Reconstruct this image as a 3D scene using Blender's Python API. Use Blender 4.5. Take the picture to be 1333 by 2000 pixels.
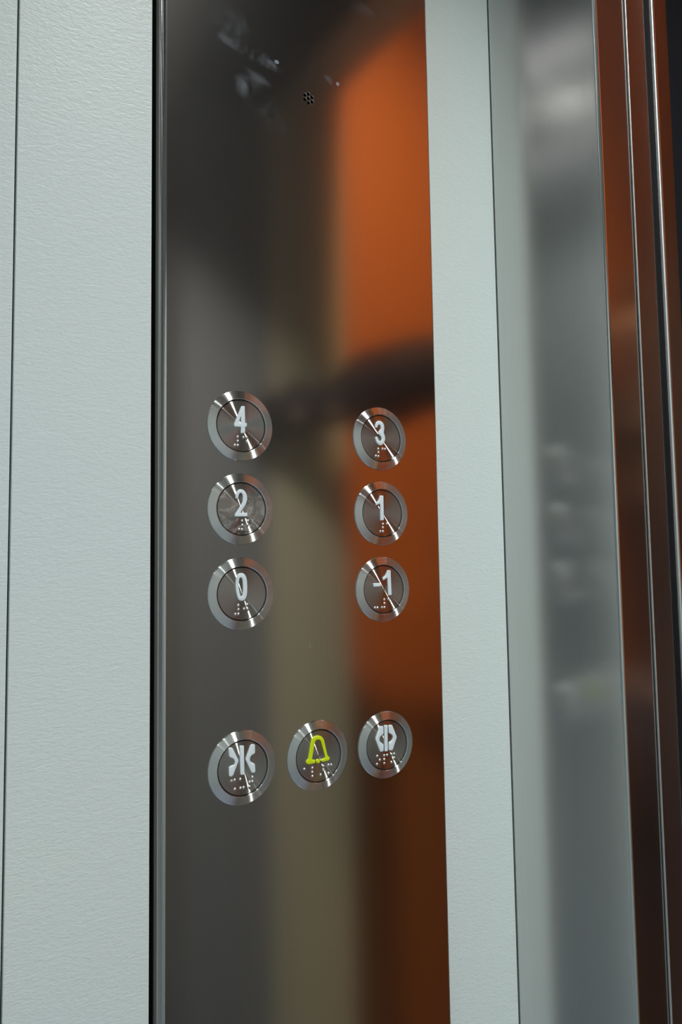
import bpy, bmesh, math, random
import numpy as np
from mathutils import Vector, Matrix

random.seed(7)
for o in list(bpy.data.objects):
    bpy.data.objects.remove(o)
scene = bpy.context.scene
COL = scene.collection
PI = math.pi
Z0 = 1.2                       # height of the panel's reference line above the car floor

# ------------------------------------------------------------------ camera (solved from the nine equal round buttons)
F_PX = 1495.757
YAW, PITCH, ROLL = math.radians(31.4012), math.radians(4.33947), math.radians(-0.87392)
CAM = np.array([-0.175186, -0.395226, -0.008939 + Z0])
def cam_axes():
    cy, sy, cp, sp = math.cos(YAW), math.sin(YAW), math.cos(PITCH), math.sin(PITCH)
    fw = np.array([sy*cp, cy*cp, sp]); rt = np.array([cy, -sy, 0.0]); up = np.cross(rt, fw)
    cr, sr = math.cos(ROLL), math.sin(ROLL)
    return cr*rt + sr*up, -sr*rt + cr*up, fw
RT, UP, FW = cam_axes()
cd = bpy.data.cameras.new('camera'); cam = bpy.data.objects.new('camera', cd); COL.objects.link(cam)
cd.sensor_fit = 'VERTICAL'; cd.sensor_height = 36.0; cd.lens = 36.0*F_PX/2000.0
cd.clip_start = 0.01; cd.clip_end = 50
M = Matrix.Identity(4)
for i in range(3):
    M[i][0], M[i][1], M[i][2], M[i][3] = RT[i], UP[i], -FW[i], CAM[i]
cam.matrix_world = M
scene.camera = cam
def hit(px, py, y=0.0):
    """point where the ray of a photo pixel meets the plane at this y (the panel faces -y)"""
    d = RT*((px-666.5)/F_PX) - UP*((py-1000)/F_PX) + FW
    return CAM + d*((y-CAM[1])/d[1])

# ------------------------------------------------------------------ world, exposure, lamps
w = bpy.data.worlds.new('world'); scene.world = w; w.use_nodes = True
w.node_tree.nodes['Background'].inputs[0].default_value = (0.02, 0.022, 0.025, 1)
w.node_tree.nodes['Background'].inputs[1].default_value = 0.3
vs = scene.view_settings
vs.view_transform = 'Standard'; vs.look = 'None'; vs.exposure = 0.0; vs.gamma = 1.0; vs.use_curve_mapping = False

CEIL = Z0 + 1.02               # car ceiling
CAR_X0, CAR_X1, CAR_W = -1.12, 0.2019, 1.0
def disc_light(name, loc, power, size, color, spread=180.0, aim=None):
    ld = bpy.data.lights.new(name, 'AREA'); ld.shape = 'DISK'; ld.size = size
    ld.energy = power; ld.color = color; ld.spread = math.radians(spread)
    o = bpy.data.objects.new(name, ld); COL.objects.link(o); o.location = loc
    if aim is not None:
        o.rotation_euler = (Vector(aim)-Vector(loc)).to_track_quat('-Z', 'Y').to_euler()
    return o
CAR_LAMPS = [(0.085, -0.56), (-0.42, -0.56), (-0.91, -0.33)]
CAR_POWER = (8.8, 0.7, 1.3)
for (lx, ly), pw in zip(CAR_LAMPS, CAR_POWER):
    disc_light('car_downlight_light', (lx, ly, CEIL-0.006), pw, 0.055, (0.95, 1.0, 0.98), 91)
LOBBY_LAMP = (0.68, -0.34, 3.05)
disc_light('lobby_downlight_light', LOBBY_LAMP, 7.0, 0.09, (1.0, 0.78, 0.5), 78, aim=(0.72, -1.0, 1.0))

# ------------------------------------------------------------------ materials
def mat(name):
    m = bpy.data.materials.new(name); m.use_nodes = True
    nt = m.node_tree; b = nt.nodes['Principled BSDF']
    return m, nt, b
def N(nt, t, **kw):
    n = nt.nodes.new(t)
    for k, v in kw.items(): setattr(n, k, v)
    return n
def math_node(nt, op, a, b=None, c=None, clamp=False):
    n = N(nt, 'ShaderNodeMath', operation=op, use_clamp=clamp)
    for i, v in enumerate((a, b, c)):
        if v is None: continue
        if isinstance(v, (int, float)): n.inputs[i].default_value = v
        else: nt.links.new(v, n.inputs[i])
    return n.outputs[0]
def obj_coords(nt, scale=(1, 1, 1)):
    tc = N(nt, 'ShaderNodeTexCoord'); mp = N(nt, 'ShaderNodeMapping')
    mp.inputs['Scale'].default_value = scale
    nt.links.new(tc.outputs['Object'], mp.inputs['Vector'])
    return mp.outputs[0]
def noise(nt, vec, scale, detail=2.0, rough=0.5, dist=0.0):
    n = N(nt, 'ShaderNodeTexNoise'); n.inputs['Scale'].default_value = scale
    n.inputs['Detail'].default_value = detail; n.inputs['Roughness'].default_value = rough
    n.inputs['Distortion'].default_value = dist
    nt.links.new(vec, n.inputs['Vector']); return n.outputs['Fac']
def map_range(nt, v, a, b, c, d):
    n = N(nt, 'ShaderNodeMapRange'); n.inputs[1].default_value = a; n.inputs[2].default_value = b
    n.inputs[3].default_value = c; n.inputs[4].default_value = d
    nt.links.new(v, n.inputs[0]); return n.outputs[0]
def bump(nt, b, h, strength, dist):
    n = N(nt, 'ShaderNodeBump'); n.inputs['Strength'].default_value = strength; n.inputs['Distance'].default_value = dist
    nt.links.new(h, n.inputs['Height']); nt.links.new(n.outputs[0], b.inputs['Normal'])

def simple(name, col, rough=0.5, metal=0.0, spec=0.5):
    m, nt, b = mat(name)
    b.inputs['Base Color'].default_value = (*col, 1); b.inputs['Roughness'].default_value = rough
    b.inputs['Metallic'].default_value = metal; b.inputs['Specular IOR Level'].default_value = spec
    return m

def laminate(name, col):
    """light grey-green laminate with a fine pressed wave grain"""
    m, nt, b = mat(name)
    v = obj_coords(nt)
    tone = noise(nt, v, 2.2, 2)
    cr = N(nt, 'ShaderNodeValToRGB')
    cr.color_ramp.elements[0].position = 0.35; cr.color_ramp.elements[1].position = 0.65
    cr.color_ramp.elements[0].color = (col[0]*0.97, col[1]*0.985, col[2]*1.02, 1)
    cr.color_ramp.elements[1].color = (col[0]*1.02, col[1]*1.01, col[2]*0.98, 1)
    nt.links.new(tone, cr.inputs[0]); nt.links.new(cr.outputs[0], b.inputs['Base Color'])
    v2 = obj_coords(nt, (260, 260, 620))
    g = noise(nt, v2, 1.0, 2.0, 0.55, 0.9)
    bump(nt, b, g, 0.28, 0.0006)
    b.inputs['Roughness'].default_value = 0.42
    b.inputs['Specular IOR Level'].default_value = 0.4
    return m
M_LAM = laminate('grey_green_laminate', (0.60, 0.655, 0.645))

def brushed(name, col, rough=0.28, aniso=0.8, grain=(900, 900, 9), grain_amt=0.03, tangent=(0, 0, 1), haze=0.02, smears=None):
    m, nt, b = mat(name)
    b.inputs['Metallic'].default_value = 1.0
    v = obj_coords(nt, grain)
    g = noise(nt, v, 1.0, 3.0, 0.6)
    mx = N(nt, 'ShaderNodeMix', data_type='RGBA')
    mx.inputs[6].default_value = (*[c*(1-grain_amt*2) for c in col], 1)
    mx.inputs[7].default_value = (*[min(1, c*(1+grain_amt*2)) for c in col], 1)
    nt.links.new(g, mx.inputs[0]); nt.links.new(mx.outputs[2], b.inputs['Base Color'])
    b.inputs['Roughness'].default_value = rough
    b.inputs['Anisotropic'].default_value = aniso
    t = N(nt, 'ShaderNodeCombineXYZ')
    for i in range(3): t.inputs[i].default_value = tangent[i]
    nt.links.new(t.outputs[0], b.inputs['Tangent'])
    # the worn surface also scatters a little light broadly
    hz = N(nt, 'ShaderNodeBsdfAnisotropic'); hz.inputs['Roughness'].default_value = 0.62; hz.inputs['Color'].default_value = (*col, 1)
    mh = N(nt, 'ShaderNodeMixShader'); mh.inputs[0].default_value = haze
    nt.links.new(b.outputs[0], mh.inputs[1]); nt.links.new(hz.outputs[0], mh.inputs[2])
    nt.links.new(mh.outputs[0], nt.nodes['Material Output'].inputs['Surface'])
    if smears:
        # dried wipe marks and drops: (x, z, half length, half width, angle, strength)
        tc = N(nt, 'ShaderNodeTexCoord')
        total = None
        wob = noise(nt, obj_coords(nt, (60, 60, 60)), 1.0, 4.0, 0.65, 0.6)
        wv = map_range(nt, wob, 0.42, 0.72, 0.0, 1.0)
        for (sx, sz, L, W, a, s, soft) in smears:
            mp = N(nt, 'ShaderNodeMapping', vector_type='TEXTURE')
            mp.inputs['Location'].default_value = (sx, 0, sz)
            mp.inputs['Rotation'].default_value = (0, -a, 0)
            mp.inputs['Scale'].default_value = (L, 10, W)
            nt.links.new(tc.outputs['Object'], mp.inputs['Vector'])
            ln = N(nt, 'ShaderNodeVectorMath', operation='LENGTH')
            nt.links.new(mp.outputs[0], ln.inputs[0])
            k = map_range(nt, ln.outputs['Value'], 1.0, 1.0-soft, 0.0, s)
            if soft > 0.5: k = math_node(nt, 'MULTIPLY', k, wv)
            k = math_node(nt, 'MULTIPLY', k, 1.35); total = k if total is None else math_node(nt, 'ADD', total, k, clamp=True)
        d = N(nt, 'ShaderNodeBsdfDiffuse'); d.inputs['Color'].default_value = (0.55, 0.6, 0.68, 1)
        ms = N(nt, 'ShaderNodeMixShader'); nt.links.new(total, ms.inputs[0])
        out = nt.nodes['Material Output']
        nt.links.new(mh.outputs[0], ms.inputs[1]); nt.links.new(d.outputs[0], ms.inputs[2])
        nt.links.new(ms.outputs[0], out.inputs['Surface'])
    return m
def P2(px, py):
    h = hit(px, py); return h[0], h[2]
smear_list = []
for (px, py, L, W, a, s, soft) in (
        (478, 98, 0.026, 0.0042, -0.22, 0.22, 0.9), (528, 118, 0.012, 0.0030, -0.38, 0.22, 0.9), (452, 52, 0.017, 0.013, 0.3, 0.10, 0.9),
        (480, 166, 0.012, 0.008, 0.5, 0.16, 0.9), (503, 150, 0.012, 0.004, -0.4, 0.14, 0.9), (520, 215, 0.018, 0.012, -0.6, 0.06, 0.9),
        (648, 160, 0.007, 0.0026, -0.4, 0.16, 0.9), (541, 121, 0.0017, 0.0014, 0, 0.30, 0.3), (660, 164, 0.0014, 0.0014, 0, 0.26, 0.3),
        (720, 20, 0.03, 0.006, 0.1, 0.05, 0.9), (606, 1262, 0.0012, 0.002, 0.4, 0.05, 0.5)):
    x, z = P2(px, py); smear_list.append((x, z, L, W, a, s, soft))
M_PANEL = brushed('brushed_steel_panel', (0.50, 0.475, 0.455), 0.118, 0.15, smears=smear_list)
M_STEEL = brushed('brushed_steel', (0.64, 0.64, 0.625), 0.175, 0.5, tangent=(0.18, -0.98, 0))
M_JAMB = brushed('brushed_steel_jamb', (0.56, 0.55, 0.545), 0.30, 0.75)
M_DARKGAP = simple('black_gap', (0.004, 0.004, 0.005), 0.8)
M_GAPSTRIP = simple('black_gap_strip', (0.006, 0.006, 0.007), 0.7, spec=0.2)
M_FRAME = simple('dark_painted_frame', (0.010, 0.011, 0.014), 0.85, spec=0.1)

def spun(name, col, rough, aniso, stains=False, ringgrain=0.06):
    """steel turned on a lathe: grain runs in circles around the object's z axis"""
    m, nt, b = mat(name)
    nt.nodes.remove(b)
    g_ = N(nt, 'ShaderNodeBsdfAnisotropic')
    tc = N(nt, 'ShaderNodeTexCoord')
    cx = N(nt, 'ShaderNodeVectorMath', operation='CROSS_PRODUCT'); cx.inputs[0].default_value = (0, 0, 1)
    nt.links.new(tc.outputs['Object'], cx.inputs[1])
    vt = N(nt, 'ShaderNodeVectorTransform', vector_type='VECTOR', convert_from='OBJECT', convert_to='WORLD')
    nt.links.new(cx.outputs[0], vt.inputs[0])
    nm = N(nt, 'ShaderNodeVectorMath', operation='NORMALIZE'); nt.links.new(vt.outputs[0], nm.inputs[0])
    nt.links.new(nm.outputs[0], g_.inputs['Tangent'])
    g_.inputs['Anisotropy'].default_value = aniso
    ln = N(nt, 'ShaderNodeVectorMath', operation='LENGTH'); nt.links.new(tc.outputs['Object'], ln.inputs[0])
    cb = N(nt, 'ShaderNodeCombineXYZ'); nt.links.new(ln.outputs['Value'], cb.inputs[0])
    g = noise(nt, cb.outputs[0], 4000.0, 2.0)
    mx = N(nt, 'ShaderNodeMix', data_type='RGBA')
    mx.inputs[6].default_value = (*[c*(1-ringgrain) for c in col], 1)
    mx.inputs[7].default_value = (*[min(1, c*(1+ringgrain)) for c in col], 1)
    nt.links.new(g, mx.inputs[0]); nt.links.new(mx.outputs[2], g_.inputs['Color'])
    g_.inputs['Roughness'].default_value = rough
    out = nt.nodes['Material Output']
    nt.links.new(g_.outputs[0], out.inputs['Surface'])
    if stains:
        s = noise(nt, obj_coords(nt, (110, 110, 110)), 1.0, 5.0, 0.6, 1.8)
        k = map_range(nt, s, 0.47, 0.62, 0.0, 0.30)
        d = N(nt, 'ShaderNodeBsdfDiffuse'); d.inputs['Color'].default_value = (0.5, 0.49, 0.46, 1)
        ms = N(nt, 'ShaderNodeMixShader'); nt.links.new(k, ms.inputs[0])
        nt.links.new(g_.outputs[0], ms.inputs[1]); nt.links.new(d.outputs[0], ms.inputs[2])
        nt.links.new(ms.outputs[0], out.inputs['Surface'])
    return m
M_BEZEL = spun('turned_steel_bezel', (0.86, 0.855, 0.845), 0.25, 0.82)
M_CAP = spun('turned_steel_cap', (0.50, 0.475, 0.455), 0.22, 0.86)
M_CAP_STAINED = spun('turned_steel_cap_water_stained', (0.50, 0.475, 0.455), 0.24, 0.86, stains=True)
M_DOT = simple('polished_steel_dot', (0.92, 0.91, 0.90), 0.36, 1.0)
def plastic(name, col, sub):
    m, nt, b = mat(name)
    b.inputs['Base Color'].default_value = (*col, 1); b.inputs['Roughness'].default_value = 0.38
    b.inputs['Subsurface Weight'].default_value = sub
    b.inputs['Subsurface Radius'].default_value = (0.0012, 0.0012, 0.0012)
    b.inputs['Subsurface Scale'].default_value = 1.0
    return m
M_WHITE = plastic('white_plastic', (0.64, 0.70, 0.735), 0.0)
M_YELLOW = plastic('yellow_green_plastic', (0.56, 0.66, 0.008), 0.0)

# ------------------------------------------------------------------ mesh helpers
def link(name, me, m, parent=None, smooth_angle=None, flat_big=False):
    o = bpy.data.objects.new(name, me); COL.objects.link(o)
    if m is not None and not me.materials: me.materials.append(m)
    if parent is not None: o.parent = parent
    if smooth_angle is not None:
        for p in me.polygons: p.use_smooth = True
        me.set_sharp_from_angle(angle=math.radians(smooth_angle))
        if flat_big:               # wide faces stay flat, only the bends and bevels are smooth
            lim = 0.1*max(p.area for p in me.polygons)
            for p in me.polygons:
                if p.area > lim: p.use_smooth = False
    return o
def structure(o):
    o['kind'] = 'structure'; return o
def tag(o, label, cat, group=None):
    o['label'] = label; o['category'] = cat
    if group: o['group'] = group
    return o
def empty(name, loc, rot=(0, 0, 0)):
    o = bpy.data.objects.new(name, None); COL.objects.link(o)
    o.location = loc; o.rotation_euler = rot; o.empty_display_size = 0.01
    return o
def box_mesh(name, x0, x1, y0, y1, z0, z1, bevel=0.0, seg=2):
    bm = bmesh.new(); bmesh.ops.create_cube(bm, size=1)
    for v in bm.verts:
        v.co = Vector(((x0+x1)/2+v.co.x*(x1-x0), (y0+y1)/2+v.co.y*(y1-y0), (z0+z1)/2+v.co.z*(z1-z0)))
    if bevel: bmesh.ops.bevel(bm, geom=bm.edges[:], offset=bevel, segments=seg, affect='EDGES', profile=0.5)
    me = bpy.data.meshes.new(name); bm.to_mesh(me); bm.free(); return me
def box(name, m, x0, x1, y0, y1, z0, z1, bevel=0.0, parent=None):
    return link(name, box_mesh(name, x0, x1, y0, y1, z0, z1, bevel), m, parent, 40 if bevel else None, True)
def arc(cx, cy, r, a0, a1, n):
    return [(cx+r*math.cos(math.radians(a0+(a1-a0)*i/n)), cy+r*math.sin(math.radians(a0+(a1-a0)*i/n))) for i in range(n+1)]
def prism(name, prof, z0, z1):
    """closed xy outline swept from z0 to z1"""
    bm = bmesh.new()
    lo = [bm.verts.new((x, y, z0)) for x, y in prof]; hi = [bm.verts.new((x, y, z1)) for x, y in prof]
    n = len(prof)
    for i in range(n):
        j = (i+1) % n
        bm.faces.new((lo[i], lo[j], hi[j], hi[i]))
    bm.faces.new(lo[::-1]); bm.faces.new(hi)
    bmesh.ops.recalc_face_normals(bm, faces=bm.faces[:])
    me = bpy.data.meshes.new(name); bm.to_mesh(me); bm.free(); return me
def lathe(name, prof, seg=96, close_top=False):
    """(r, z) outline turned around z"""
    bm = bmesh.new(); rings = []
    for r, z in prof:
        if r < 1e-7: rings.append([bm.verts.new((0, 0, z))])
        else: rings.append([bm.verts.new((r*math.cos(2*PI*i/seg), r*math.sin(2*PI*i/seg), z)) for i in range(seg)])
    for a, b in zip(rings[:-1], rings[1:]):
        for i in range(seg):
            j = (i+1) % seg
            if len(b) == 1: bm.faces.new((a[i], a[j], b[0]))
            elif len(a) == 1: bm.faces.new((a[0], b[j], b[i]))
            else: bm.faces.new((a[i], a[j], b[j], b[i]))
    bmesh.ops.recalc_face_normals(bm, faces=bm.faces[:])
    me = bpy.data.meshes.new(name); bm.to_mesh(me); bm.free(); return me

# ------------------------------------------------------------------ the car: wall with the control panel
WALL_Y = 0.003                 # face of the laminate; the steel panel stands 3 mm proud of it
FLOOR_Z = 0.0
wall = structure(box('wall_left', M_DARKGAP, CAR_X0-0.02, CAR_X1+0.06, WALL_Y+0.030, WALL_Y+0.06, FLOOR_Z, CEIL))
XG = hit(295.0, 900, WALL_Y)[0]          # right edge of the laminate beside the panel
XJ = hit(22.0, 900, WALL_Y)[0]           # joint between the two laminate sheets
XS0, XS1 = 0.1424, 0.2012                # narrow laminate strip between panel and corner
for (a, b_) in ((CAR_X0, XJ-0.0007), (XJ+0.0002, XG), (XS0, XS1)):
    box('wall_panel', M_LAM, a, b_, WALL_Y, WALL_Y+0.012 if a != XS0 else WALL_Y+0.028, FLOOR_Z+0.002, CEIL-0.002, 0.0005, wall)

# ------------------------------------------------------------------ steel control panel with bent edges
PXL, PXR = -0.0430, 0.1414
RB = 0.0042
front = [(PXL, 0.0)]
prof = []
prof += [(PXR-0.0012, 0.0)] + arc(PXR-0.0012, 0.0012, 0.0012, -90, 0, 5)[1:] + [(PXR, 0.024)]
prof += [(PXR-0.0015, 0.024), (PXR-0.0015, 0.0015), (PXL, 0.0015)]
prof += arc(PXL, RB, RB-0.0015, 270, 180, 8)[1:] + [(PXL-RB+0.0015, 0.026), (PXL-RB, 0.026)]
prof += arc(PXL, RB, RB, 180, 270, 14)
me = prism('faceplate', prof, FLOOR_Z+0.05, CEIL-0.05)
plate = link('control_panel', me, M_PANEL)
tag(plate, 'tall brushed steel control panel carrying the round buttons', 'control panel')
# seven speaker holes near the top, cut right through the sheet
hc = hit(603.2, 192.0)
pitch_h = 0.00285
cut = bmesh.new()
seg = 24
for (dx, dz) in [(0, 0)] + [(math.cos(math.radians(a)), math.sin(math.radians(a))) for a in (30, 90, 150, 210, 270, 330)]:
    # straight bore with a small countersink on the face of the sheet
    rings = [[cut.verts.new((hc[0]+dx*pitch_h+r*math.cos(2*PI*i/seg), y, hc[2]+dz*pitch_h+r*math.sin(2*PI*i/seg))) for i in range(seg)]
             for r, y in ((0.00100, 0.006), (0.00100, 0.00020), (0.00134, 0.0), (0.00134, -0.002))]
    for a_, b_ in zip(rings[:-1], rings[1:]):
        for i in range(seg):
            j = (i+1) % seg; cut.faces.new((a_[i], a_[j], b_[j], b_[i]))
    cut.faces.new(rings[0][::-1]); cut.faces.new(rings[-1])
bmesh.ops.recalc_face_normals(cut, faces=cut.faces[:])
cme = bpy.data.meshes.new('cut'); cut.to_mesh(cme); cut.free()
cutter = bpy.data.objects.new('cut', cme); COL.objects.link(cutter)
md = plate.modifiers.new('holes', 'BOOLEAN'); md.object = cutter; md.operation = 'DIFFERENCE'; md.solver = 'EXACT'
dg = bpy.context.evaluated_depsgraph_get()
new = bpy.data.meshes.new_from_object(plate.evaluated_get(dg))
plate.modifiers.clear(); plate.data = new
bpy.data.objects.remove(cutter); bpy.data.meshes.remove(cme)
for p in new.polygons: p.use_smooth = (p.center.x < PXL-1e-5 or p.center.x > PXR-0.00119) and abs(p.normal.z) < 0.5
new.set_sharp_from_angle(angle=math.radians(30))
for p in new.polygons:
    if not ((p.center.x < PXL-1e-5 or p.center.x > PXR-0.00119) and abs(p.normal.z) < 0.5): p.use_smooth = False
me = lathe('speaker_capsule', [(0, 0), (0.0075, 0), (0.0075, -0.006), (0.006, -0.0085), (0, -0.0085)], 32)
sp_ = link('speaker_capsule', me, M_DARKGAP, plate, 30)
sp_.location = (hc[0], 0.0042, hc[2]); sp_.rotation_euler = (PI/2, 0, 0)

# ------------------------------------------------------------------ round buttons
H_CAP = 0.0015                 # cap face above the panel
H_SYM = 0.0008                 # raised symbols above the cap
bez_prof = [(0.0143, 0.0), (0.0200, 0.0), (0.0200, 0.0004), (0.01985, 0.0007), (0.0196, 0.00085),
            (0.01555, 0.00200), (0.01540, 0.00202), (0.01522, 0.00194), (0.01508, 0.0017), (0.0150, 0.0003), (0.0143, 0.0003)]
BEZ = lathe('bezel', bez_prof, 128)
COLLAR = lathe('collar', [(0.0150, 0.0004), (0.0149, 0.0006), (0.01445, 0.0006)], 96)
CAPM = lathe('cap', [(0.01445, 0.0002), (0.01445, H_CAP-0.0003), (0.01435, H_CAP-0.0001), (0.01415, H_CAP), (0.0, H_CAP)], 128)
DOT = bpy.data.meshes.new('braille_dot')
bm = bmesh.new(); bmesh.ops.create_uvsphere(bm, u_segments=12, v_segments=8, radius=0.00074)
for v in bm.verts: v.co.z *= 0.8
bm.to_mesh(DOT); bm.free(); DOT.materials.append(M_DOT)
for p in DOT.polygons: p.use_smooth = True

def round_corners(pts, r, n=4):
    out = []; m = len(pts)
    for i in range(m):
        a, b_, c = Vector(pts[i-1]), Vector(pts[i]), Vector(pts[(i+1) % m])
        u, v = a-b_, c-b_
        k = min(r, u.length*0.5, v.length*0.5)
        p0, p2 = b_+u.normalized()*k, b_+v.normalized()*k
        for j in range(n+1):
            t = j/n
            out.append(tuple(p0*(1-t)**2 + b_*2*t*(1-t) + p2*t*t))
    return out
def symbol(name, loops, m, parent, height, bev=0.00035):
    """flat outline (first loop) with holes, raised with rounded edges"""
    cu = bpy.data.curves.new(name, 'CURVE'); cu.dimensions = '2D'; cu.fill_mode = 'BOTH'
    K = 1000.0                 # worked in millimetres: curve filling merges points closer than its fixed limit
    for lp in loops:
        s = cu.splines.new('POLY'); s.points.add(len(lp)-1); s.use_cyclic_u = True
        for p, (x, y) in zip(s.points, lp): p.co = (x*K, y*K, 0, 1)
    cu.extrude = (height/2 - bev)*K; cu.bevel_depth = bev*K; cu.bevel_resolution = 3; cu.offset = -bev*K
    o = bpy.data.objects.new(name, cu); COL.objects.link(o)
    dg = bpy.context.evaluated_depsgraph_get(); dg.update()
    me = bpy.data.meshes.new_from_object(o.evaluated_get(dg)); me.name = name
    bpy.data.objects.remove(o); bpy.data.curves.remove(cu)
    me.transform(Matrix.Scale(1/K, 4))
    me.transform(Matrix.Translation((0, 0, H_CAP + height/2 - 0.0001)))
    bm = bmesh.new(); bm.from_mesh(me); bmesh.ops.remove_doubles(bm, verts=bm.verts[:], dist=1e-6); bm.to_mesh(me); bm.free()
    me.materials.clear(); me.materials.append(m)
    return link(name, me, m, parent, 50)

COLX = (0.0, 0.0955, 0.0476)
ROWZ = (0.07325, 0.02606, -0.02117, -0.11579)
MM = 0.001
BUTTONS = [
 dict(col=0, row=0, off=(380, 740), s=7.406, label='round steel button with raised white numeral four', r=0.5,
  syms=[('numeral', [[(683,392),(732,392),(738,637),(762,640),(762,692),(738,695),(737,785),(672,788),(674,697),(578,692),(576,655)], [(644,634),(674,634),(678,540)]])],
  dots=[(630,837),(632,897),(588,955),(632,958),(712,845),(758,845),(762,905)]),
 dict(col=0, row=1, off=(380, 900), s=7.406, label='round steel button with raised white numeral two and water-stained cap', r=1.2, stained=True,
  syms=[('numeral', [[(597,545),(600,480),(625,430),(675,405),(730,430),(765,500),(768,560),(745,640),(665,755),(715,752),(764,752),(770,757),(770,803),(764,808),(680,808),(592,808),(588,800),(592,775),(690,620),(705,560),(700,495),(678,462),(655,475),(640,510),(638,545),(632,549),(604,549)]])],
  dots=[(694,867),(696,927),(650,990),(692,992),(777,867),(773,925)]),
 dict(col=0, row=2, off=(380, 1070), s=7.406, label='round steel button with raised white numeral zero', r=2.0,
  syms=[('numeral', [[(675,360),(735,380),(762,450),(770,560),(765,680),(740,750),(690,775),(640,755),(612,680),(598,580),(598,470),(620,390)], [(672,427),(695,450),(705,530),(705,640),(698,690),(682,710),(660,670),(645,580),(645,500),(655,445)]])],
  dots=[(640,830),(642,890),(597,960),(642,957),(768,818),(722,884),(770,884)]),
 dict(col=1, row=0, off=(670, 780), s=8.887, label='round steel button with raised white numeral three', r=1.2,
  syms=[('numeral', [[(565,497),(561,450),(585,395),(632,366),(685,382),(720,440),(727,510),(712,575),(735,630),(742,690),(722,760),(680,800),(630,795),(585,745),(568,690),(565,650),(607,645),(618,685),(640,718),(660,728),(678,700),(672,655),(650,625),(622,607),(622,555),(650,540),(664,500),(655,455),(635,437),(615,452),(605,495)]])],
  dots=[(621,857),(624,920),(580,982),(626,986),(695,857),(740,860)]),
 dict(col=1, row=1, off=(670, 930), s=8.887, label='round steel button with raised white numeral one and no minus sign', r=0.35,
  syms=[('numeral', [[(650,337),(710,337),(717,768),(655,770),(652,480),(578,510),(575,465),(618,428),(640,382)]])],
  dots=[(703,830),(702,890),(658,957),(702,957),(775,825)]),
 dict(col=1, row=2, off=(670, 1075), s=8.887, label='round steel button with raised white minus sign before numeral one', r=0.35,
  syms=[('minus_sign', [[(533,572),(665,567),(667,628),(537,635)]]), ('numeral', [[(780,347),(835,347),(853,780),(793,783),(778,478),(705,525),(697,478),(742,438),(768,390)]])],
  dots=[(563,993),(606,993),(725,852),(728,917),(685,987),(730,988),(800,845)]),
 dict(col=0, row=3, off=(390, 1410), s=8.331, label='round steel door-close button with white arrows pointing inward', r=0.9,
  syms=[('arrow', [[(470,440),(485,422),(540,424),(553,450),(642,632),(550,875),(525,895),(488,890),(481,870),(481,742),(530,712),(568,705),(580,655),(553,600),(485,578)]]),
        ('center_bar', [[(655,400),(665,390),(722,390),(727,400),(735,850),(725,864),(675,866),(667,856)]]),
        ('arrow', [[(835,380),(860,365),(900,370),(908,385),(908,515),(850,545),(828,580),(822,625),(838,655),(905,680),(914,812),(895,832),(858,834),(843,815),(748,615)]])],
  dots=[(525,960),(575,948),(668,935),(580,1095),(672,1077),(723,1068),(866,900),(817,980),(866,970),(817,1052)]),
 dict(col=2, row=3, off=(550, 1395), s=9.521, label='round steel alarm button with raised yellow bell', r=1.2, yellow=True,
  syms=[('bell', [[(460,890),(478,860),(502,832),(553,505),(580,442),(628,408),(690,396),(752,414),(795,465),(862,768),(902,808),(908,838),(878,865),(752,897),(733,842),(825,818),(737,505),(715,482),(683,474),(650,488),(628,525),(572,852),(636,846),(640,912),(510,940),(472,922)]]),
        ('bell_clapper', [[(686+38*math.cos(a*PI/8), 877+42*math.sin(a*PI/8)) for a in range(16)]])],
  dots=[(432,1022),(582,1000),(582,1076),(582,1154),(786,964),(786,1038),(735,1126),(880,944),(932,940),(880,1100)]),
 dict(col=1, row=3, off=(690, 1380), s=10.254, label='round steel door-open button with white arrows pointing outward', r=0.9,
  syms=[('arrow', [[(538,405),(560,392),(605,395),(614,410),(617,550),(565,590),(537,628),(535,690),(560,715),(620,760),(618,898),(570,912),(545,900),(450,655)]]),
        ('center_bar', [[(630,388),(642,376),(690,376),(699,388),(703,885),(695,900),(645,902),(637,890)]]),
        ('arrow', [[(716,388),(730,372),(785,370),(795,385),(884,612),(802,868),(785,882),(730,882),(722,870),(722,725),(780,688),(800,650),(800,590),(770,558),(720,540)]])],
  dots=[(490,995),(542,1070),(488,1155),(632,978),(688,970),(632,1057),(632,1137),(778,956),(830,948),(830,1025),(775,1113)]),
]
for B in BUTTONS:
    cx, cz = COLX[B['col']], ROWZ[B['row']] + Z0
    root = empty('elevator_button', (cx, -0.00005, cz), (PI/2, 0, 0))
    tag(root, B['label'], 'button', 'round buttons on the control panel')
    link('bezel', BEZ, M_BEZEL, root)
    link('collar', COLLAR, M_DARKGAP, root)
    cap_me = CAPM.copy(); cap_me.materials.clear()
    cap = link('cap', cap_me, M_CAP_STAINED if B.get('stained') else M_CAP, root, 14)
    def loc(p, h):
        q = hit(B['off'][0]+p[0]/B['s'], B['off'][1]+p[1]/B['s'], -h)
        return (q[0]-cx, q[2]-cz)
    for nm, loops in B['syms']:
        ls = [round_corners([loc(p, H_CAP+H_SYM) for p in lp], B['r']*MM) for lp in loops]
        symbol(nm, ls, M_YELLOW if B.get('yellow') else M_WHITE, cap, H_SYM)
    for p in B['dots']:
        x, y = loc(p, H_CAP+0.0004)
        d = bpy.data.objects.new('braille_dot', DOT); COL.objects.link(d); d.parent = cap; d.location = (x, y, H_CAP+0.0001)
for me_ in (BEZ, COLLAR):
    for p in me_.polygons: p.use_smooth = True
    me_.set_sharp_from_angle(angle=math.radians(7))

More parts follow.
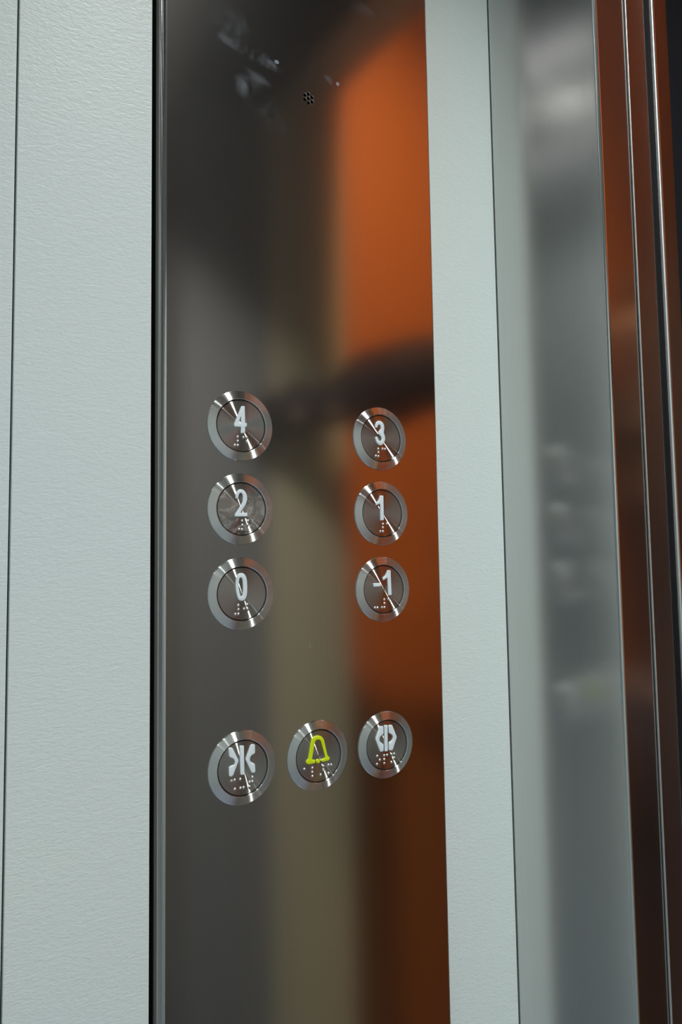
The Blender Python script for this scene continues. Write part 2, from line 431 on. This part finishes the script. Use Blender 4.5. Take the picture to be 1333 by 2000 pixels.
# ------------------------------------------------------------------ front of the car: steel returns, doors, landing frame
HEAD = 2.10                    # clear height of the doorway
YJ = -0.0800                   # face of the near door jamb
YF = -0.920                    # face of the far door jamb
XE = hit(1190.6, 700, YJ)[0]   # corner of the slightly splayed steel return
def plane_x(px, y): return hit(px, 700, y)[0]
def side(near):
    """mirror helper: the far side of the doorway is the near side mirrored about its middle"""
    return (lambda y: y) if near else (lambda y: (YJ+YF)-y)
Y1, Y2 = YJ-0.0016, YJ-0.0042  # leading edges of car door and landing door stand a little further out
X1A, X1B = plane_x(1249.8, YJ), plane_x(1291.0, Y1)
X2A, X2B = plane_x(1299.4, YJ-0.0012), plane_x(1337.0, Y2)
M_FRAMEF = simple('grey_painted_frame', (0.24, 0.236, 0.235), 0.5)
for near in (True, False):
    sy = side(near)
    # return: rounded bend between the splayed face and the jamb
    ang = math.degrees(math.atan2(XE-CAR_X1, -YJ)); r = 0.0026
    c = (XE+r, YJ+r)
    prof = [(CAR_X1, 0.0265), (CAR_X1, 0.0)] + arc(c[0], c[1], r, 180+ang, 270, 8) + [(X1A-0.0006, YJ), (X1A-0.0006, 0.0265)]
    if not near: prof = [(x, sy(y) if y < 0.02 else -CAR_W) for x, y in prof]
    structure(link('wall_front', prism('wall_front', prof, FLOOR_Z, CEIL), M_STEEL, None, 30, True))
    # car door, folded back behind the return: only its leading edge shows
    r = 0.0009
    prof = [(X1A, 0.02), (X1A, Y1+r)] + arc(X1A+r, Y1+r, r, 180, 270, 5)[1:] + arc(X1B-r, Y1+r, r, 270, 360, 5) + [(X1B, 0.02)]
    o = structure(link('door_1', prism('door_1', [(x, sy(y)) for x, y in prof], 0.01, HEAD), M_JAMB, None, 30, True))
    ya, yb = sy(0.02), sy(YJ+0.0008)
    box('dark_gap_strip', M_GAPSTRIP, X1B+0.0001, X2A-0.0001, min(ya, yb), max(ya, yb), 0.01, HEAD, 0.0, o)  # black strip added so the gap between the two doors looks dark
    # landing door edge
    r = 0.0026
    prof = [(X2A, 0.02), (X2A, Y2+r)] + arc(X2A+r, Y2+r, r, 180, 270, 8)[1:] + arc(X2B-0.001, Y2+0.001, 0.001, 270, 360, 4) + [(X2B, 0.02)]
    structure(link('door_2', prism('door_2', [(x, sy(y)) for x, y in prof], 0.01, HEAD), M_JAMB, None, 30, True))
    # painted landing frame
    ya, yb = sy(YJ+0.004), sy(0.05)
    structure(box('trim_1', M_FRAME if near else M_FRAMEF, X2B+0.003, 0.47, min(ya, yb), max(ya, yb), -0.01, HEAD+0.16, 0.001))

# ------------------------------------------------------------------ the rest of the car (seen in the steel only)
M_CEIL = simple('white_ceiling', (0.62, 0.64, 0.63), 0.5)
M_CARCEIL = simple('grey_car_ceiling', (0.20, 0.21, 0.24), 0.5)
M_FLOOR = simple('grey_vinyl_floor', (0.24, 0.31, 0.44), 0.5)
structure(box('floor', M_FLOOR, CAR_X0-0.05, 0.25, -CAR_W-0.05, 0.06, -0.05, 0.0))
structure(box('ceiling', M_CARCEIL, CAR_X0-0.05, CAR_X1+0.02, -CAR_W-0.05, 0.06, CEIL, CEIL+0.04))
structure(box('wall_right', M_LAM, CAR_X0, CAR_X1+0.06, -CAR_W-0.03, -CAR_W, 0, CEIL))
structure(box('wall_back', M_LAM, CAR_X0-0.03, CAR_X0, -CAR_W-0.03, 0.033, 0, CEIL))
structure(box('trim_2', M_STEEL, CAR_X1, X2B, YF, YJ, HEAD, CEIL))      # header over the doorway
M_LENS, nt, b = mat('lamp_lens')
b.inputs['Emission Color'].default_value = (0.95, 1, 0.97, 1); b.inputs['Emission Strength'].default_value = 45
M_LRING = simple('lamp_ring', (0.7, 0.7, 0.7), 0.3, 1.0)
LR = lathe('trim_ring', [(0.018, -0.0005), (0.019, -0.006), (0.041, -0.004), (0.044, 0.0), (0.018, 0.0)], 40)
LL = lathe('lens', [(0.0, -0.001), (0.018, -0.001)], 40)
for i, (lx, ly) in enumerate(CAR_LAMPS):
    L = empty('downlight', (lx, ly, CEIL))
    tag(L, ('recessed round ceiling downlight above the control panel', 'recessed round downlight in the middle of the car ceiling',
            'recessed round downlight beside the back wall of the car')[i], 'ceiling light', 'car downlights')
    link('trim_ring', LR, M_LRING, L); link('lens', LL, M_LENS, L)

# two slim light strips across the back half of the car ceiling
for i, (sx, w_, em) in enumerate(((-0.73, 0.018, 3.5), (-1.085, 0.016, 2.5))):
    L = empty('strip_light', (sx, -CAR_W/2, CEIL))
    tag(L, ('slim light strip running across the middle of the car ceiling', 'slimmer light strip along the top of the back wall')[i], 'ceiling light')
    m, nt, b = mat('strip_lens_%d' % i)
    b.inputs['Emission Color'].default_value = (0.95, 0.98, 1, 1); b.inputs['Emission Strength'].default_value = em
    link('housing', box_mesh('housing', -w_, w_, -0.40, 0.40, -0.006, 0.0, 0.001), M_LRING, L, 40)
    link('diffuser', box_mesh('diffuser', -w_*0.7, w_*0.7, -0.39, 0.39, -0.010, -0.0061, 0.001), m, L, 40)

# ------------------------------------------------------------------ the landing outside
M_ORANGE = simple('orange_wall_paint', (0.82, 0.20, 0.02), 0.55)
M_OLIVE = simple('olive_plaster', (0.62, 0.54, 0.35), 0.7)
M_LOBBYDARK = simple('unlit_lobby_wall', (0.02, 0.022, 0.03), 0.8)  # the unlit lobby's darkness is put into this wall colour
M_LFLOOR = simple('dark_tile_floor', (0.05, 0.045, 0.04), 0.4)
LOB = 3.2
structure(box('wall_landing_side', M_ORANGE, 0.60, 3.4, -1.10, -1.05, -0.01, LOB))
structure(box('wall_landing_reveal', M_OLIVE, 0.4710, 0.644, -1.05, YF, -0.01, LOB))
structure(box('wall_landing_front', M_OLIVE, 0.4710, 0.644, YJ+0.003, 1.4, -0.01, LOB))
structure(box('wall_landing_head', M_OLIVE, 0.4710, 0.644, YF, YJ+0.003, HEAD+0.1, LOB))
structure(box('trim_3', M_FRAME, X2B+0.003, 0.470, YF-0.003, YJ+0.003, HEAD, HEAD+0.16))
structure(box('wall_landing_back', M_LOBBYDARK, 3.4, 3.45, -1.1, 1.4, -0.01, LOB))
structure(box('wall_landing_end', M_LOBBYDARK, 0.60, 3.4, 1.4, 1.45, -0.01, LOB))
structure(box('floor_landing', M_LFLOOR, X2A, 3.4, -1.1, 1.4, -0.06, -0.01))
structure(box('ceiling_landing', M_CEIL, 0.471, 3.4, -1.1, 1.4, LOB, LOB+0.04))

# ------------------------------------------------------------------ the person holding the doorway, seen only in the steel
def skin_mesh(name, joints, chains, root, m, parent, sub=1):
    names = list(joints); idx = {k: i for i, k in enumerate(names)}
    edges = []
    for c in chains: edges += [(idx[a], idx[b_]) for a, b_ in zip(c[:-1], c[1:])]
    me = bpy.data.meshes.new(name); me.from_pydata([joints[k][0] for k in names], edges, [])
    o = bpy.data.objects.new(name, me); COL.objects.link(o)
    o.modifiers.new('skin', 'SKIN').use_smooth_shade = True
    for k in names:
        sv = me.skin_vertices[0].data[idx[k]]; r = joints[k][1]
        sv.radius = r if isinstance(r, tuple) else (r, r); sv.use_root = (k == root)
    if sub: o.modifiers.new('sub', 'SUBSURF').levels = sub
    dg = bpy.context.evaluated_depsgraph_get(); dg.update()
    new = bpy.data.meshes.new_from_object(o.evaluated_get(dg)); new.name = name
    bpy.data.objects.remove(o); bpy.data.meshes.remove(me)
    new.materials.clear()
    o = link(name, new, m, parent)
    for p in new.polygons: p.use_smooth = True
    return o
M_SKIN = simple('skin', (0.55, 0.33, 0.24), 0.55)
M_COAT = simple('dark_coat', (0.010, 0.010, 0.012), 0.8, spec=0.2)
M_TROU = simple('dark_trousers', (0.015, 0.016, 0.022), 0.85, spec=0.2)
M_HAIR = simple('dark_hair', (0.02, 0.013, 0.009), 0.6)
M_SHOE = simple('black_shoe', (0.012, 0.012, 0.012), 0.4)
PX, PY = 1.04, -0.62
person = empty('person', (PX, PY, -0.01))
tag(person, 'person in a dark coat on the landing, one arm raised to the door reveal', 'person')
def rel(p): return (p[0]-PX, p[1]-PY, p[2])
J = {'pelvis': ((1.060,-.62,.95), .11), 'spine': ((1.060,-.62,1.13), .105), 'chest': ((1.050,-.62,1.31), .125), 'neck': ((1.040,-.62,1.46), .055),
     'chin': ((1.025,-.62,1.53), .058), 'head': ((1.025,-.62,1.615), .083), 'crown': ((1.035,-.62,1.695), .058), 'nose': ((0.930,-.62,1.607), .012),
     'r_sh': ((1.030,-.79,1.45), .058), 'r_el': ((.785,-.735,1.60), .048), 'r_wr': ((.548,-.815,1.505), .032), 'r_palm': ((.505,-.885,1.495), (.040,.014)),
     'l_sh': ((1.040,-.45,1.41), .055), 'l_el': ((1.070,-.41,1.12), .042), 'l_wr': ((1.000,-.41,.90), .028), 'l_palm': ((0.980,-.41,.83), (.036,.018)),
     'r_hip': ((1.060,-.71,.90), .085), 'r_kn': ((1.050,-.72,.50), .058), 'r_an': ((1.070,-.72,.10), .042), 'r_toe': ((0.930,-.73,.035), .035),
     'l_hip': ((1.060,-.53,.90), .085), 'l_kn': ((1.050,-.52,.50), .058), 'l_an': ((1.070,-.52,.10), .042), 'l_toe': ((0.930,-.51,.035), .035)}
chains = [['pelvis','spine','chest','neck','chin','head','crown'], ['head','nose'], ['chest','r_sh','r_el','r_wr','r_palm'], ['chest','l_sh','l_el','l_wr','l_palm'],
          ['pelvis','r_hip','r_kn','r_an','r_toe'], ['pelvis','l_hip','l_kn','l_an','l_toe']]
for i in range(4):                              # fingers, unequal and slightly bent
    u = (i-1.5)*0.019; L = (.92, 1.0, .96, .78)[i]
    b0 = Vector((.478, -.899, 1.496)) + Vector((.2, .0, .97))*u
    J['rf%da' % i] = (tuple(b0), .009); J['rf%db' % i] = (tuple(b0+Vector((-.035, -.005, .004))*L), .0085); J['rf%dc' % i] = (tuple(b0+Vector((-.066, -.004, .007))*L), .0075)
    chains.append(['r_palm', 'rf%da' % i, 'rf%db' % i, 'rf%dc' % i])
    b0 = Vector((0.975 + u, -.41, .79))
    J['lf%da' % i] = (tuple(b0), .009); J['lf%db' % i] = (tuple(b0+Vector((-.004, -.006, -.040))*L), .0085); J['lf%dc' % i] = (tuple(b0+Vector((-.006, -.022, -.070))*L), .0075)
    chains.append(['l_palm', 'lf%da' % i, 'lf%db' % i, 'lf%dc' % i])
J['rta'] = ((.518, -.888, 1.540), .011); J['rtb'] = ((.500, -.900, 1.568), .009); chains.append(['r_palm', 'rta', 'rtb'])
J['lta'] = ((.935, -.418, .815), .011); J['ltb'] = ((.925, -.425, .775), .009); chains.append(['l_palm', 'lta', 'ltb'])
J = {k: (rel(p), r) for k, (p, r) in J.items()}
skin_mesh('body', J, chains, 'pelvis', M_SKIN, person)
def sub_joints(keys, add, **over):
    out = {}
    for k in keys:
        r = over.get(k, J[k][1]); r = max(r) if isinstance(r, tuple) else r
        out[k] = (J[k][0], r+add)
    return out
skin_mesh('coat', sub_joints(['pelvis','spine','chest','r_sh','r_el','r_wr','l_sh','l_el','l_wr'], .022, chest=.13, pelvis=.135, r_el=.056, r_wr=.072, r_sh=.060), 
          [['pelvis','spine','chest'], ['chest','r_sh','r_el','r_wr'], ['chest','l_sh','l_el','l_wr']], 'pelvis', M_COAT, person)
skin_mesh('glove', {k: (J[k][0], (max(J[k][1]) if isinstance(J[k][1], tuple) else J[k][1])+.012) for k in J if k in ('r_el','r_wr','r_palm','rta','rtb') or k[:2] == 'rf'},
          [c if c[0] == 'r_palm' else ['r_el', 'r_wr', 'r_palm'] for c in chains if c[0] == 'r_palm' or 'r_wr' in c], 'r_wr', M_COAT, person)
skin_mesh('trousers', sub_joints(['pelvis','r_hip','r_kn','r_an','l_hip','l_kn','l_an'], .015), [['pelvis','r_hip','r_kn','r_an'], ['pelvis','l_hip','l_kn','l_an']], 'pelvis', M_TROU, person)
for k in 'rl':
    ya = J[k+'_an'][0][1]; yt = J[k+'_toe'][0][1]
    skin_mesh('shoe', {'h': ((.065, ya, .045), .040), 'a': ((.01, ya, .05), .046), 't': ((-.135, yt, .036), .036)}, [['h', 'a', 't']], 'a', M_SHOE, person)
bm = bmesh.new(); bmesh.ops.create_uvsphere(bm, u_segments=24, v_segments=16, radius=0.097)
for v in list(bm.verts):
    if v.co.x < -0.035 and v.co.z < 0.045 or v.co.z < -0.06: bm.verts.remove(v)
me = bpy.data.meshes.new('hair'); bm.to_mesh(me); bm.free()
o = link('hair', me, M_HAIR, person, 180); o.location = rel((1.035, -.62, 1.64)); o.scale = (1.0, 0.92, 1.05)
M_EYE = simple('eye', (0.05, 0.04, 0.03), 0.2)
for sg in (-1, 1):
    bm = bmesh.new(); bmesh.ops.create_uvsphere(bm, u_segments=12, v_segments=8, radius=0.011)
    me = bpy.data.meshes.new('eye'); bm.to_mesh(me); bm.free()
    o = link('eye', me, M_EYE, person, 180); o.location = rel((0.952, -.62+sg*.032, 1.623))
